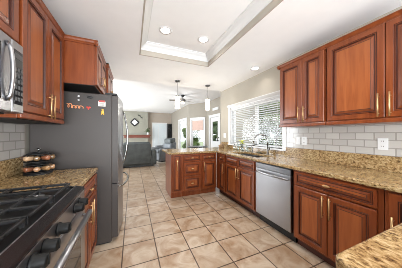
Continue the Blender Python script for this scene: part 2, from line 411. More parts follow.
def rbase(name, label, ya, yb, parts):      # right run, front toward -X; local x runs toward the camera
    return cabinet(name, label, 'cabinet', (XF, yb, 0), -PI/2, yb-ya-.002, dpt, 0, HZ, parts, group='base cabinets of the right run')
DT, DB, DZ = (.715, .86), (.125, .70), .60
w1 = 1.31-.577
rbase('base_cabinet', 'cherry base cabinet between dishwasher and right corner, one wide drawer over two doors', .577, 1.31,
      [('drawer', .02, w1-.03, *DT), ('door', .02, w1/2-.005, *DB, w1/2-.035, .585), ('door', w1/2-.005, w1-.03, *DB, w1/2+.025, .585)])
rbase('base_cabinet', 'narrow cherry base cabinet at the far right, in the corner beside the near granite counter', .29, .575,
      [('door', .02, .265, .125, .86, .05, .60)])
w2 = 2.776-1.925
rbase('sink_cabinet', 'cherry sink cabinet under the window with two false fronts over two doors', 1.925, 2.776,
      [('panel', .02, w2/2, *DT), ('panel', w2/2, w2-.02, *DT), ('door', .02, w2/2, *DB, w2/2-.035, .585), ('door', w2/2, w2-.02, *DB, w2/2+.035, .585)])
rbase('base_cabinet', 'slim cherry base cabinet in the inner corner left of the sink cabinet', 2.778, 3.168,
      [('drawer', .13, .38, *DT), ('door', .13, .38, *DB, .35, .585)])
# peninsula, front toward -Y
PY, PX0 = 3.17, .70
pen = lambda label, xa, xb, parts: cabinet('peninsula_cabinet', label, 'cabinet', (xa, PY, 0), 0, xb-xa-.002, .60, 0, HZ, parts, group='cabinets of the peninsula', toe=.10)
pen('slim cherry pull-out cabinet with one tall bar handle at the free end of the peninsula', PX0, .92, [('door', .02, .205, .125, .86, .11, .66)])
pen('cherry peninsula cabinet with a stack of three drawers', .92, 1.345, [('drawer', .02, .405, .715, .86), ('drawer', .02, .405, .43, .70), ('drawer', .02, .405, .125, .415)])
pen('cherry peninsula cabinet with one drawer over one door beside the inner corner', 1.345, XF-.002, [('drawer', .02, .34, .715, .86), ('door', .02, .34, .125, .70, .05, .585)])
# near return at the lower right
cabinet('return_cabinet', 'cherry base cabinet under the near granite counter at the lower right', 'cabinet', (1.60, .255, 0), PI, 1.0, .58, 0, HZ,
        [('door', .02, .5, .125, .86, .46, .6), ('door', .5, .98, .125, .86, .54, .6)])
# dishwasher
dw = thing('dishwasher', 'stainless steel dishwasher with a curved bar handle under the right counter', 'dishwasher', (XF, 1.92, 0), -PI/2)
DW = 1.92-1.315
MB().box(.003, DW-.003, .02, dpt-.02, .10, HZ-.002).obj('body', BLACK, dw)
MB().box(.012, DW-.012, -.025, .02, .13, .79, .006).obj('door', STEEL, dw)
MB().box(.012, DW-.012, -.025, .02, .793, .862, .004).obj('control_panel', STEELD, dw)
MB().box(.01, DW-.01, .06, dpt-.02, 0, .10).obj('toe_kick', BLACK, dw)
h = MB(); n = 14
h.tube([(.05+(DW-.10)*k/n, -.042-.028*math.sin(PI*k/n), .745) for k in range(n+1)], .014)
h.cyl((.05, -.02, .745), (.05, -.045, .745), .012).cyl((DW-.05, -.02, .745), (DW-.05, -.045, .745), .012)
h.obj('handle', STEEL, dw)

# countertops -------------------------------------------------
ct = thing('countertop', 'speckled brown granite worktop running from the near corner past the sink onto the peninsula', 'countertop', (0, 0, .876))
def rc(cx, cy, r, a0, a1, n=6): return [(cx+r*math.cos(math.radians(a0+(a1-a0)*k/n)), cy+r*math.sin(math.radians(a0+(a1-a0)*k/n))) for k in range(n+1)]
SX0, SX1, SY0, SY1 = 1.79, 2.16, 1.99, 2.74        # sink cut-out
XC, XE = 1.675, XW-.003
m = MB()
m.prism(rc(.585, .265, .035, 90, 180)+rc(.585, -.33, .03, 180, 270)+[(XE, -.36), (XE, .299)], 0, .038, .009)   # near return
m.prism([(XC, .299), (XE, .299), (XE, SY0), (XC, SY0)], 0, .038, .009)
m.prism([(XC, SY0-.02), (SX0, SY0-.02), (SX0, SY1+.02), (XC, SY1+.02)], 0, .038, .009)
m.prism([(SX1, SY0-.02), (XE, SY0-.02), (XE, SY1+.02), (SX1, SY1+.02)], 0, .038, .003)
m.prism([(XC, SY1), (XE, SY1), (XE, 3.16), (XC, 3.16)], 0, .038, .009)
m.prism([(XE, 3.135), (XE, 3.98)]+rc(.72, 3.90, .08, 90, 180)+rc(.70, 3.195, .06, 180, 270), 0, .038, .009)
m.obj('slab', GR, ct)
m = MB(); m.box(XW-.023, XE, -.36, 1.90, .0385, .188, .003).box(XW-.023, XE, 1.90, 3.62, .0385, .122, .003).box(XW-.023, XE, 3.62, 3.98, .0385, .188, .003)
m.obj('upstand', GR, ct)
lc = thing('countertop', 'short granite worktop between the range and the refrigerator', 'countertop', (0, 0, .876))
MB().prism([(XL+.003, 1.365), (-.350, 1.365)]+rc(-.370, 2.065, .02, 0, 90, 4)+[(XL+.003, 2.085)], 0, .038, .009).obj('slab', GR, lc)
MB().box(XL+.003, XL+.023, 1.365, 2.085, .0385, .188, .003).obj('upstand', GR, lc)
# subway tile
tag(MB().box(XW-.010, XW-.001, -.36, 1.895, 1.0645, 1.385).obj('tile_backsplash', SUBWAY), 'white subway tile backsplash above the long right counter', 'backsplash')
m = MB(); m.box(XL+.001, XL+.010, 1.362, 2.13, 1.0645, 1.385); m.box(XL+.001, XL+.010, .45, 1.361, .92, 1.385)
tag(m.obj('tile_backsplash', SUBWAY), 'white subway tile backsplash behind the range and spice rack', 'backsplash')

# upper cabinets ----------------------------------------------
XU, UZ0, UZ1 = 1.99, 1.379, 2.235
def upper(label, ya, yb, mid, e=(0, 0)):
    L = yb-ya-.002; mx = yb-mid
    return cabinet('wall_cabinet', label, 'cabinet', (XU, yb, 0), -PI/2, L, XW-XU-.012, UZ0, UZ1,
        [('door', .012, mx, UZ0+.045, UZ1-.012, mx-.035, UZ0+.15), ('door', mx, L-.012, UZ0+.045, UZ1-.012, mx+.035, UZ0+.15)],
        group='wall cabinets above the right counter', toe=0, crown=.03, rail=True, ends=e)
upper('cherry two-door wall cabinet next to the kitchen window', 1.124, 1.741, 1.395, (1, 0))
upper('cherry two-door wall cabinet at the right edge with long brass handles', .20, 1.122, .662)
XUL = -.651
def lupper(label, ya, yb, z0, z1, mid, hz=None, rail=False, e=(0, 0), front=XUL, grp='wall cabinets on the left wall', cr=.03, name='wall_cabinet', hl=.2, hoff=.03):
    L = yb-ya-.002; mx = mid-ya
    return cabinet(name, label, 'cabinet', (front, ya, 0), PI/2, L, front-XL-.012, z0, z1,
        [('door', .012, mx, z0+(.045 if rail else .012), z1-.012, mx-hoff, hz or z0+.13, hl), ('door', mx, L-.012, z0+(.045 if rail else .012), z1-.012, mx+hoff, hz or z0+.13, hl)],
        wood_=WL, group=grp, toe=0, crown=cr, rail=rail, ends=e)
lupper('cherry two-door wall cabinet between the microwave and the refrigerator', 1.345, 2.03, UZ0, UZ1, 1.70, rail=True, hz=1.50)
lupper('short cherry cabinet mounted directly above the microwave', .575, 1.343, 1.815, UZ1, .96, hl=.12)
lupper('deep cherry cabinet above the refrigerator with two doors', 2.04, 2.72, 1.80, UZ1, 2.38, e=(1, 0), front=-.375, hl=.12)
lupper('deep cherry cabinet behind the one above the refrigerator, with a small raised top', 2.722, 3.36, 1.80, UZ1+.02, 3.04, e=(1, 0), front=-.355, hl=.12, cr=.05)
cabinet('base_cabinet', 'narrow cherry base cabinet between range and refrigerator', 'cabinet', (-.372, 1.367, 0), PI/2, .71, -.372-XL-.004, 0, HZ,
        [('drawer', .02, .66, .715, .86), ('door', .02, .34, .125, .70, .31, .585), ('door', .34, .66, .125, .70, .37, .585)], wood_=WL)

# ---------------------------------------------------------------- refrigerator
fy0, fy1, fz = 2.16, 3.07, 1.74
fr = thing('refrigerator', 'tall french door refrigerator with dark grey side and steel doors', 'refrigerator', (0, 0, 0))
MB().box(XL+.03, -.225, fy0, fy1, .02, fz, .008).obj('body', SLATE, fr)
def curved(z0, z1, ya, yb):
    """door panel bowed toward +X"""
    n = 8; poly = [(-.222, ya), (-.165, ya)]
    yc, hw = (fy0+fy1)/2, (fy1-fy0)/2
    for k in range(n+1):
        y = ya+(yb-ya)*k/n; poly.append((-.160+.030*(1-((y-yc)/hw)**2), y))
    poly += [(-.222, yb)]
    m = MB().prism(poly, z0, z1, .003); m.bm.normal_update()
    for f in m.bm.faces:
        if abs(f.normal.y) > .9: f.material_index = 1      # painted edges
    return m
ymid = (fy0+fy1)/2
for a, b in ((fy0+.002, ymid-.003), (ymid+.003, fy1-.002)):
    d = curved(.70, fz-.01, a, b).obj('door', [STEEL, SLATE], fr)
    yh = ymid-.05 if a < ymid-.1 else ymid+.05
    n = 14
    MB().tube([(-.135+.065*math.sin(PI*k/n)**.7 if 0 < k < n else -.14, yh, .86+.76*k/n) for k in range(n+1)], .012).obj('handle', CHROME, d)
d = curved(.06, .69, fy0+.002, fy1-.002).obj('freezer_drawer', [STEEL, SLATE], fr)
n = 14
MB().tube([(-.155+.090*math.sin(PI*k/n)**.5 if 0 < k < n else -.16, fy0+.06+(fy1-fy0-.12)*k/n, .64) for k in range(n+1)], .012).obj('handle', CHROME, d)
for y in (fy0+.02, fy1-.10): MB().box(-.30, -.17, y, y+.08, fz, fz+.025, .006).obj('hinge_cover', BLACKM, fr)
MB().box(XL+.06, -.24, fy0+.02, fy1-.02, 0, .02).obj('foot', BLACKM, fr)

# magnets and papers on the refrigerator's side
yS = fy0-.0015
def magnet(name, label, x, z, shape, mat, sub=None):
    r = thing(name, label, 'magnet', (x, yS, z))
    shape(MB()).obj('face', mat, r)
    if sub: sub[0](MB()).obj(sub[1], sub[2], r)
disc = lambda r_: (lambda m: m.lathe([(r_*.9, 0), (r_, .002), (r_*.9, .006), (r_*.5, .008)], axis='Y', seg=18))
magnet('round_magnet', 'upper small white round magnet on the refrigerator side', -.545, 1.715-.02, disc(.010), WHITE)
magnet('round_magnet', 'lower small white round magnet on the refrigerator side', -.545, 1.652, disc(.010), WHITE)
magnet('oval_magnet', 'dark oval magnet near the top of the refrigerator side', -.44, 1.69, lambda m: m.ball((0, -.003, 0), 1, (.028, .004, .013)), BLACKM)
magnet('red_magnet', 'small red heart-like magnet in the middle of the refrigerator side', -.455, 1.57,
       lambda m: m.ball((-.01, -.003, .006), 1, (.014, .004, .011)).ball((.01, -.003, .006), 1, (.014, .004, .011)).box(-.006, .006, -.006, 0, -.022, .002, .002), plain('red', (196, 60, 50), .4))
CARD = plain('white_card', (224, 220, 212), .6)
magnet('card_magnet', 'white card with a red band and grey lines on the refrigerator side', -.325, 1.625,
       lambda m: m.box(-.036, .036, -.002, 0, -.028, .028, .0005), CARD,
       (lambda m: m.box(-.030, .030, -.004, -.002, .018, .040, .0005, 0).box(-.026, .026, -.003, -.002, .004, .008, 0, 1).box(-.026, .02, -.003, -.002, -.006, -.002, 0, 1).box(-.026, .024, -.003, -.002, -.018, -.013, 0, 1), 'print', [plain('red_band', (176, 62, 56), .5), plain('print_grey', (110, 104, 104), .6)]))
magnet('figure_magnet', 'yellow figure-shaped magnet under the card', -.318, 1.535,
       lambda m: m.ball((0, -.004, .022), 1, (.011, .004, .011)).ball((0, -.004, -.004), 1, (.015, .004, .022)).ball((-.010, -.004, -.026), 1, (.007, .004, .010)).ball((.010, -.004, -.026), 1, (.007, .004, .010)), plain('mustard', (206, 168, 66), .5))
def script(m):
    pts = []
    for k in range(90):
        t = k/89; q = .020 if t < .25 else .013
        pts.append((-.075+.140*t+.013*math.sin(t*28), -.004, q*math.cos(t*28)+.012*(t < .25)))
    m.tube(pts, .0045, 6)
    return m
magnet('word_magnet', 'orange cursive lettering magnet on the refrigerator side', -.575, 1.575, script, plain('orange_letter', (226, 150, 104), .5))

# ---------------------------------------------------------------- range
ra, rb = .60, 1.362
GRATE = plain('grate_iron', (84, 84, 86), .3, .9)
KNOB = plain('knob_black', (9, 9, 9), .5, spec=.2)
rg = thing('gas_range', 'stainless gas range with black cooktop and cast iron grates', 'range', (0, 0, 0))
XR = -.318
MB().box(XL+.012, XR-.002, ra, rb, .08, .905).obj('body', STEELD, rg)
m = MB(); m.box(XL+.012, -.35, ra, rb, .905, .918, .004).box(XL+.012, -.37, ra, ra+.012, .918, .926, .003).box(XL+.012, -.37, rb-.012, rb, .918, .926, .003)
m.obj('cooktop', BLACK, rg)
m = MB(); m.ext([(0, 0), (.045, -.012), (.048, -.022), (.048, -.03), (0, -.03)], (-.358, ra, .925), (-.358, rb, .925), side=(1, 0, 0))
m.obj('front_lip', plain('dark_steel_band', (30, 29, 30), .22, .2), rg)
MB().box(-.3615, -.3575, ra, rb, .917, .928, .001).obj('lip_trim', STEEL, rg)
MB().box(XR-.004, XR+.008, ra+.002, rb-.002, .80, .895, .003).obj('control_panel', STEEL, rg)
for y in (.715, .80, .925, 1.15, 1.235):
    k = MB(); k.lathe([(.028, 0), (.030, .006), (.024, .010), (.022, .040), (.019, .044), (.006, .045)], (XR+.008, y, .85), 20, 'X')
    k.box(XR+.05, XR+.056, y-.004, y+.004, .835, .87, .001)
    k.obj('knob', KNOB, rg)
od = MB().box(XR-.004, XR+.010, ra+.002, rb-.002, .20, .795, .004).obj('oven_door', STEEL, rg)
MB().box(XR+.008, XR+.013, ra+.10, rb-.10, .32, .66, .004).obj('oven_window', BLGL, od)
m = MB(); m.cyl((XR+.045, ra+.03, .745), (XR+.045, rb-.03, .745), .017)
for y in (ra+.07, rb-.07): m.cyl((XR+.008, y, .745), (XR+.045, y, .745), .009)
m.obj('handle', STEEL, od)
MB().box(XR-.004, XR+.010, ra+.002, rb-.002, .085, .195, .004).obj('storage_drawer', STEEL, rg)
MB().box(XL+.05, XR-.05, ra+.02, rb-.02, 0, .08).obj('base', BLACK, rg)
# grates: three cast iron grids; burners below
gx0, gx1 = -.955, -.385
for gi in range(3):
    y0 = ra+.02+gi*.243; y1 = y0+.235; g = MB(); z0, z1 = .940, .954
    t = .011
    g.box(gx0, gx1, y0, y0+t, z0, z1, .002).box(gx0, gx1, y1-t, y1, z0, z1, .002).box(gx0, gx0+t, y0, y1, z0, z1, .002).box(gx1-t, gx1, y0, y1, z0, z1, .002)
    ym = (y0+y1)/2; g.box(gx0, gx1, ym-t/2, ym+t/2, z0, z1, .002)
    for x in (gx0+.12, gx0+.285, gx0+.45): g.box(x-t/2, x+t/2, y0, y1, z0, z1, .002)
    for x in (gx0+.01, gx1-.01, (gx0+gx1)/2):
        for y in (y0+.006, y1-.006): g.box(x-.007, x+.007, y-.006, y+.006, .918, z0+.002)
    g.obj('grate', GRATE, rg)
for x, y in ((-.83, .74), (-.53, .74), (-.68, .98), (-.83, 1.225), (-.53, 1.225)):
    b = MB().lathe([(.055, 0), (.055, .004), (.040, .008), (.038, .014)], (x, y, .918), 22).obj('burner', STEELD, rg)
    MB().lathe([(.034, 0), (.035, .005), (.028, .009), (.01, .010)], (x, y, .9315), 22).obj('burner_cap', BLACKM, b)

# microwave
KEYG = plain('key_grey', (70, 72, 74), .4)
mw = thing('microwave', 'stainless over-the-range microwave with black window and arched handle', 'microwave', (0, 0, 0))
ma, mb_, mz0, mz1, MX = .577, 1.338, 1.40, 1.812, -.615
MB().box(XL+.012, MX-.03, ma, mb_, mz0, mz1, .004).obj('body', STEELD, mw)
dm = MB().box(MX-.03, MX, ma+.002, 1.233, mz0+.002, mz1-.002, .006).obj('door', STEEL, mw)
MB().box(MX-.004, MX+.003, ma+.05, 1.15, mz0+.06, mz1-.06, .004).obj('window', BLGL, dm)
n = 12
MB().tube([(MX+.006+.020*math.sin(PI*k/n)**.6 if 0 < k < n else MX, 1.190, mz0+.06+(mz1-mz0-.10)*k/n) for k in range(n+1)], .010).obj('handle', STEEL, dm)
MB().box(MX-.03, MX, 1.236, mb_-.002, mz0+.002, mz1-.002, .005).obj('control_panel', STEEL, mw)
kp = MB().box(MX-.002, MX+.003, 1.245, mb_-.014, mz0+.05, mz1-.05, .003).obj('keypad', BLGL, mw)
for r_ in range(6):
    for c_ in range(3): MB().box(MX+.003, MX+.005, 1.251+c_*.025, 1.269+c_*.025, mz0+.07+r_*.034, mz0+.092+r_*.034, .001).obj('key', KEYG, kp)
MB().box(MX+.003, MX+.005, 1.251, 1.318, mz1-.10, mz1-.07, .001).obj('display', KEYG, kp)
m = MB(); m.box(XL+.1, MX-.06, ma+.05, mb_-.05, mz0-.006, mz0, .002); m.obj('vent_grille', BLACKM, mw)

# spice rack -------------------------------------------------
cxr, cyr, cz = -.80, 1.965, .9145
sr = thing('spice_rack', 'black two-tier revolving spice rack in the corner by the refrigerator', 'spice rack', (cxr, cyr, cz))
MB().lathe([(.098, .0), (.10, .004), (.10, .012), (.03, .016)], (0, 0, 0), 28).obj('base', BLACKM, sr)
MB().cyl((0, 0, .01), (0, 0, .215), .008).obj('post', BLACKM, sr)
MB().lathe([(.006, 0), (.016, .006), (.022, .014), (.012, .022)], (0, 0, .213), 18).obj('knob', CHROME, sr)
for z in (.022, .117):
    m = MB()
    for rr, zz in ((.060, z+.012), (.098, z+.0), (.098, z+.055), (.055, z+.078)):
        m.tube([(rr*math.cos(2*PI*k/32), rr*math.sin(2*PI*k/32), zz) for k in range(33)], .0025, 6)
    for k in range(8):
        a = 2*PI*(k+.5)/8; c, s = math.cos(a), math.sin(a)
        m.tube([(.007*c, .007*s, z+.012), (.098*c, .098*s, z), (.098*c, .098*s, z+.055), (.055*c, .055*s, z+.078), (.007*c, .007*s, z+.078)], .0025, 6)
    m.lathe([(.09, z-.006), (.094, z-.003), (.09, z)], (0, 0, 0), 28)
    m.lathe([(.080, z+.064), (.084, z+.068), (.080, z+.071)], (0, 0, 0), 28)
    m.obj('tier', BLACKM, sr)
spc = [plain('spice_%d' % k, c, .35, coat=.5) for k, c in enumerate([(170, 130, 96), (136, 84, 58), (110, 84, 56), (186, 152, 118), (84, 58, 42), (150, 114, 76)])]
for tier, (z, txt) in enumerate(((.028, 'lower'), (.123, 'upper'))):
    for k in range(8):
        a = 2*PI*k/8+.25
        j = thing('spice_jar', 'small glass spice jar with dark lid lying on the %s tier of the rack' % txt, 'jar',
                  (cxr+.028*math.cos(a), cyr+.028*math.sin(a), cz+z+.026), a, 'spice jars on the %s tier' % txt)
        MB().lathe([(.019, .016), (.0215, .022), (.0225, .07), (.019, .080), (.010, .084)], (0, 0, 0), 16, 'X').obj('body', spc[(k*5+tier*2) % 6], j)
        MB().lathe([(.018, 0), (.019, .002), (.019, .016)], (0, 0, 0), 16, 'X').obj('lid', BLACK, j)

# ---------------------------------------------------------------- sink, faucet and things by the window
sk = thing('sink', 'stainless steel double bowl undermount sink below the window', 'sink', (0, 0, .914))
def bowl(y0, y1):
    b = MB(); t = .004; x0, x1 = SX0-.004, SX1+.004; z0 = -.20; z1 = -.042
    b.box(x0, x1, y0, y1, z0, z0+t).box(x0, x0+t, y0, y1, z0, z1).box(x1-t, x1, y0, y1, z0, z1).box(x0, x1, y0, y0+t, z0, z1).box(x0, x1, y1-t, y1, z0, z1)
    return b
for a, b in ((SY0-.003, 2.36), (2.375, SY1+.003)):
    o = bowl(a, b).obj('bowl', STEEL, sk)
    MB().lathe([(.035, 0), (.032, .004), (.012, .003)], ((SX0+SX1)/2, (a+b)/2, -.196), 18).obj('drain', CHROME, o)
fc = thing('faucet', 'tall polished gooseneck faucet behind the sink', 'faucet', (2.215, 2.20, .9145))
MB().lathe([(.026, 0), (.027, .006), (.018, .02), (.016, .09), (.014, .10)], (0, 0, 0)).obj('base', CHROME, fc)
dx, dy = -.185, .15
pts = [(0, 0, .09), (0, 0, .24)]+[((1-math.cos(a))/2*dx, (1-math.cos(a))/2*dy, .24+.118*math.sin(a)) for a in [PI*k/14 for k in range(1, 14)]]+[(dx, dy, .24), (dx, dy, .20)]
MB().tube(pts, .0125, 12).obj('spout', CHROME, fc)
MB().lathe([(.015, 0), (.019, .01), (.015, .06), (.012, .065)], (dx, dy, .15)).obj('spray_head', CHROME, fc)
MB().tube([(0, 0, .07), (.01, -.03, .09), (.012, -.035, .17), (.014, -.037, .19)], [.009, .010, .008, .005]).obj('lever', CHROME, fc)
sd = thing('soap_dispenser', 'slim polished soap dispenser left of the faucet', 'soap dispenser', (2.215, 2.60, .9145))
MB().lathe([(.018, 0), (.019, .005), (.011, .015), (.010, .07)], (0, 0, 0)).obj('base', CHROME, sd)
MB().tube([(0, 0, .065), (0, 0, .10), (-.02, 0, .112), (-.07, 0, .10)], .006).obj('nozzle', CHROME, sd)
# blinds
for yy0, yy1, lab in ((WY0+.022, WM-.004, 'right-hand'), (WM+.004, WY1-.022, 'left-hand')):
    bl = thing('window_blind', 'white horizontal slat blind in the %s half of the kitchen window' % lab, 'blind', (XW+.035, 0, 0), group=None)
    MB().box(-.022, .022, yy0, yy1, WZ1-.058, WZ1-.022, .003).obj('head_rail', WHITE, bl)
    m = MB(); nsl = 20; zz0, zz1 = WZ0+.045, WZ1-.08
    for k in range(nsl):
        z = zz0+(zz1-zz0)*k/(nsl-1); a = .42; c, s = math.cos(a)*.018, math.sin(a)*.019
        m.ext([(-c, -s), (0, .003), (c, s), (0, .0045)], (0, yy0, z), (0, yy1, z), side=(-1, 0, 0))
    m.obj('slat', WHITE, bl)
    MB().box(-.014, .014, yy0, yy1, WZ0+.008, WZ0+.024, .003).obj('bottom_rail', WHITE, bl)
    for f in (.15, .85):
        MB().box(-.0195, -.018, yy0+(yy1-yy0)*f-.0015, yy0+(yy1-yy0)*f+.0015, WZ0+.02, WZ1-.055).obj('cord', WHITE, bl)
# counter items
fv = thing('flower_vase', 'clear glass vase of yellow-green flowers behind the sink', 'vase', (2.20, 2.92, .9145))
MB().lathe([(.030, 0), (.034, .005), (.036, .05), (.024, .085), (.028, .11)], (0, 0, 0)).obj('vase_body', GLASSB, fv)
m = MB(); fl = MB()
for k in range(11):
    a = k*2.4; r = .012+.045*(k/11); h = .19+.04*math.sin(k*3)
    m.tube([(0, 0, .02), (r*.4*math.cos(a), r*.4*math.sin(a), .11), (r*math.cos(a), r*math.sin(a), h)], .0018, 5)
    for q in range(5):
        b_ = 2*PI*q/5; fl.ball((r*math.cos(a)+.011*math.cos(b_), r*math.sin(a)+.011*math.sin(b_), h), 1, (.011, .011, .006), seg=8)
    fl.ball((r*math.cos(a), r*math.sin(a), h+.004), .007, seg=8)
m.obj('stem', GREEN, fv); fl.obj('flower', YEL, fv)
def bottle(label, x, y, h, r, mat, name='glass_bottle'):
    b = thing(name, label, 'bottle', (x, y, .9145))
    MB().lathe([(r*.9, 0), (r, .005), (r, h*.6), (r*.45, h*.76), (r*.4, h*.9), (r*.45, h*.91)], (0, 0, 0)).obj('body', mat, b)
    MB().lathe([(r*.5, h*.91), (r*.5, h), (r*.3, h*1.01)], (0, 0, 0)).obj('cap', CHROME, b)
bottle('short clear glass bottle right of the yellow flowers', 2.235, 2.80, .13, .026, GLASSB)
bottle('tall clear glass bottle left of the yellow flowers', 2.22, 3.10, .17, .027, GLASSB)
bottle('small clear glass bottle furthest left behind the sink', 2.23, 3.24, .13, .024, GLASSB)
tr = thing('soap_tray', 'low dark tray on the counter behind the sink', 'tray', (2.225, 2.42, .9145))
MB().box(-.03, .03, -.07, .07, 0, .008, .003).obj('plate', BLACKM, tr)
MB().box(-.018, .018, -.03, .03, .008, .028, .006).obj('sponge', plain('sponge', (96, 100, 80), .8), tr)
bk = thing('wicker_basket', 'small brown wicker basket at the counter corner left of the window', 'basket', (2.15, 3.72, .9145))
m = MB(); m.lathe([(.06, 0), (.066, .004), (.082, .08), (.078, .08), (.058, .008)], (0, 0, 0), 24); m.obj('body', plain('wicker', (134, 106, 76), .8, bump=.6, var=.2, vs=60), bk)
m = MB()
for k in range(6): m.ball((.035*math.cos(k), .035*math.sin(k*1.3), .085+.01*math.sin(k*2)), .028, seg=10)
m.obj('rolled_cloth', plain('cloth_brown', (150, 124, 100), .8, var=.3, vs=20), bk)

# outlets and switches
def plate(label, y, x=XW-.0105, z=1.18, w_=.075, h_=.118, cat='outlet', name='wall_outlet', sw=False):
    p = thing(name, label, cat, (x, y, z))
    MB().box(-.005, 0, -w_/2, w_/2, -h_/2, h_/2, .002).obj('cover_plate', WHITE, p)
    if sw: MB().box(-.010, -.005, -.010, .010, -.022, .022, .002).obj('rocker', WHITE, p)
    else:
        for q in (-1, 1):
            m = MB(); m.box(-.0065, -.005, -.016, .016, q*.026-.014, q*.026+.014, .001, 0)
            for e in (-.006, .006): m.box(-.0072, -.0065, e-.0015, e+.0015, q*.026-.004, q*.026+.008, 0, 1)
            m.obj('socket', [WHITE, DARK], p)
    return p
plate('white light switch plate left of the pair, nearest the kitchen window', 1.695, sw=True, cat='switch', name='light_switch')
plate('white outlet plate right beside the light switch near the window', 1.60)
plate('white outlet plate alone below the right-hand wall cabinet', .79)
plate('white light switch on the wall left of the kitchen window', 3.83, x=XW-.001, z=1.24, w_=.12, sw=True, cat='switch', name='light_switch')

# ---------------------------------------------------------------- ceiling fixtures
def can(label, x, y, z, e=22):
    r = thing('recessed_light', label, 'ceiling light', (x, y, z), 0, None)
    MB().lathe([(.058, -.001), (.062, -.006), (.084, -.004), (.086, 0)], (0, 0, 0), 28).obj('trim_ring', WHITE, r)
    MB().lathe([(.05, -.0075), (.056, -.0065), (.056, -.004)], (0, 0, 0), 28).obj('lens', CAN, r)
    l = bpy.data.lights.new('recessed_lamp', 'SPOT'); l.energy = e; l.color = (1, .97, .93); l.spot_size = math.radians(150); l.spot_blend = .9; l.shadow_soft_size = .06
    o = bpy.data.objects.new('recessed_lamp', l); C.objects.link(o); o.parent = r; o.location = (0, 0, -.03)
can('recessed light in the tray ceiling, the left one of the pair', .40, 2.165, tz-.0005)
can('recessed light in the tray ceiling, the right one of the pair', .948, 2.16, tz-.0005)
can('recessed light in the lower ceiling above the sink', 2.06, 2.345, ZC-.0005, 6)
can('added unseen recessed light in the tray ceiling above the camera, left', .40, .55, tz-.0005)  # near pair is out of view, added for more light
can('added unseen recessed light in the tray ceiling above the camera, right', .948, .55, tz-.0005)
def pendant(label, x, y, z0, z1, r_):
    r = thing('pendant_light', label, 'pendant lamp', (x, y, ZC), 0, None)
    MB().lathe([(.062, 0), (.062, -.012), (.05, -.024), (.01, -.028)], (0, 0, 0), 24).obj('canopy', STEELD, r)
    MB().cyl((0, 0, -.02), (0, 0, z1-ZC+.03), .003, seg=8).obj('cable', STEELD, r)
    MB().lathe([(.012, z1-ZC+.035), (r_*.8, z1-ZC+.02), (r_*.85, z1-ZC)], (0, 0, 0), 24).obj('cap', CHROME, r)
    MB().lathe([(r_*.5, z0-ZC), (r_, z0-ZC+.003), (r_, z1-ZC)], (0, 0, 0), 24).obj('lamp_shade', GLOW, r)
    l = bpy.data.lights.new('pendant_lamp', 'POINT'); l.energy = 6; l.color = (1, .95, .86); l.shadow_soft_size = .06
    o = bpy.data.objects.new('pendant_lamp', l); C.objects.link(o); o.parent = r; o.location = (0, 0, z0-ZC-.1)
pendant('white cylinder pendant lamp over the free end of the peninsula', .935, 3.59, 1.86, 2.13, .056)
pendant('white cylinder pendant lamp over the wall end of the peninsula', 1.706, 3.635, 1.87, 2.14, .05)
# ceiling fan
fn = thing('ceiling_fan', 'dark ceiling fan with pale blades and a light kit in the family room', 'ceiling fan', (1.90, 6.45, ZF), .35)
MB().lathe([(.075, 0), (.075, -.04), (.02, -.075)], (0, 0, 0), 20).obj('canopy', BLACKM, fn)
MB().cyl((0, 0, -.06), (0, 0, -.15), .014).obj('downrod', STEELD, fn)
MB().lathe([(.03, -.14), (.09, -.16), (.12, -.19), (.12, -.25), (.08, -.28)], (0, 0, 0), 24).obj('motor', STEELD, fn)
BLD = plain('fan_blade_grey', (112, 106, 100), .5)
for k in range(5):
    a = 2*PI*k/5; b = MB(); b.box(.18, .54, -.06, .06, -.004, .004, .002); b.box(.10, .24, -.02, .02, -.006, .006, .002)
    o = b.obj('blade', BLD, fn, (0, 0, -.22)); o.rotation_euler = (.2, 0, a)
MB().lathe([(.07, -.28), (.09, -.295), (.08, -.33), (.04, -.35)], (0, 0, 0), 22).obj('light_bowl', GLOW, fn)
l = bpy.data.lights.new('fan_lamp', 'POINT'); l.energy = 8; l.color = (1, .98, .95); l.shadow_soft_size = .1
o = bpy.data.objects.new('fan_lamp', l); C.objects.link(o); o.parent = fn; o.location = (0, 0, -.6)
# wall vent in the nook
vt = thing('wall_vent', 'slim white air vent high on the nook wall above the right-hand door', 'vent', (3.449, 6.5, 2.42))
MB().box(-.012, 0, -.28, .28, -.06, .06, .003).obj('frame', WHITE, vt)
m = MB()
for k in range(5): m.box(-.016, -.012, -.26, .26, -.045+k*.02, -.037+k*.02)
m.obj('louvre', GREYT, vt)

# ---------------------------------------------------------------- family room
def cushion(m, x0, x1, y0, y1, z0, z1, b=.05): m.box(x0, x1, y0, y1, z0, z1, b, seg=4, smooth=True)
sf = thing('sofa', 'charcoal leather reclining sofa seen from its back, beyond the refrigerator', 'sofa', (-.03, 6.65, 0))
m = MB(); m.box(-.85, .85, 0.03, .85, .07, .42, .03); m.obj('base', SOFA, sf)
for x0, x1 in ((-.92, -.70), (.70, .92)):
    m = MB(); cushion(m, x0, x1, .02, .90, .06, .66, .07); m.obj('arm', SOFA, sf)
for x0, x1 in ((-.70, -.33), (-.33, .70)):
    m = MB(); cushion(m, x0+.004, x1-.004, -.02, .25, .10, .92, .06); m.obj('backrest', SOFA, sf)
    m = MB(); cushion(m, x0+.004, x1-.004, .24, .88, .40, .54, .05); m.obj('seat_cushion', SOFA, sf)
    m = MB(); cushion(m, x0+.03, x1-.03, .05, .30, .80, .965, .06); m.obj('headrest', SOFA, sf)
MB().box(-.8, .8, .08, .8, .012, .07).obj('plinth', BLACK, sf)
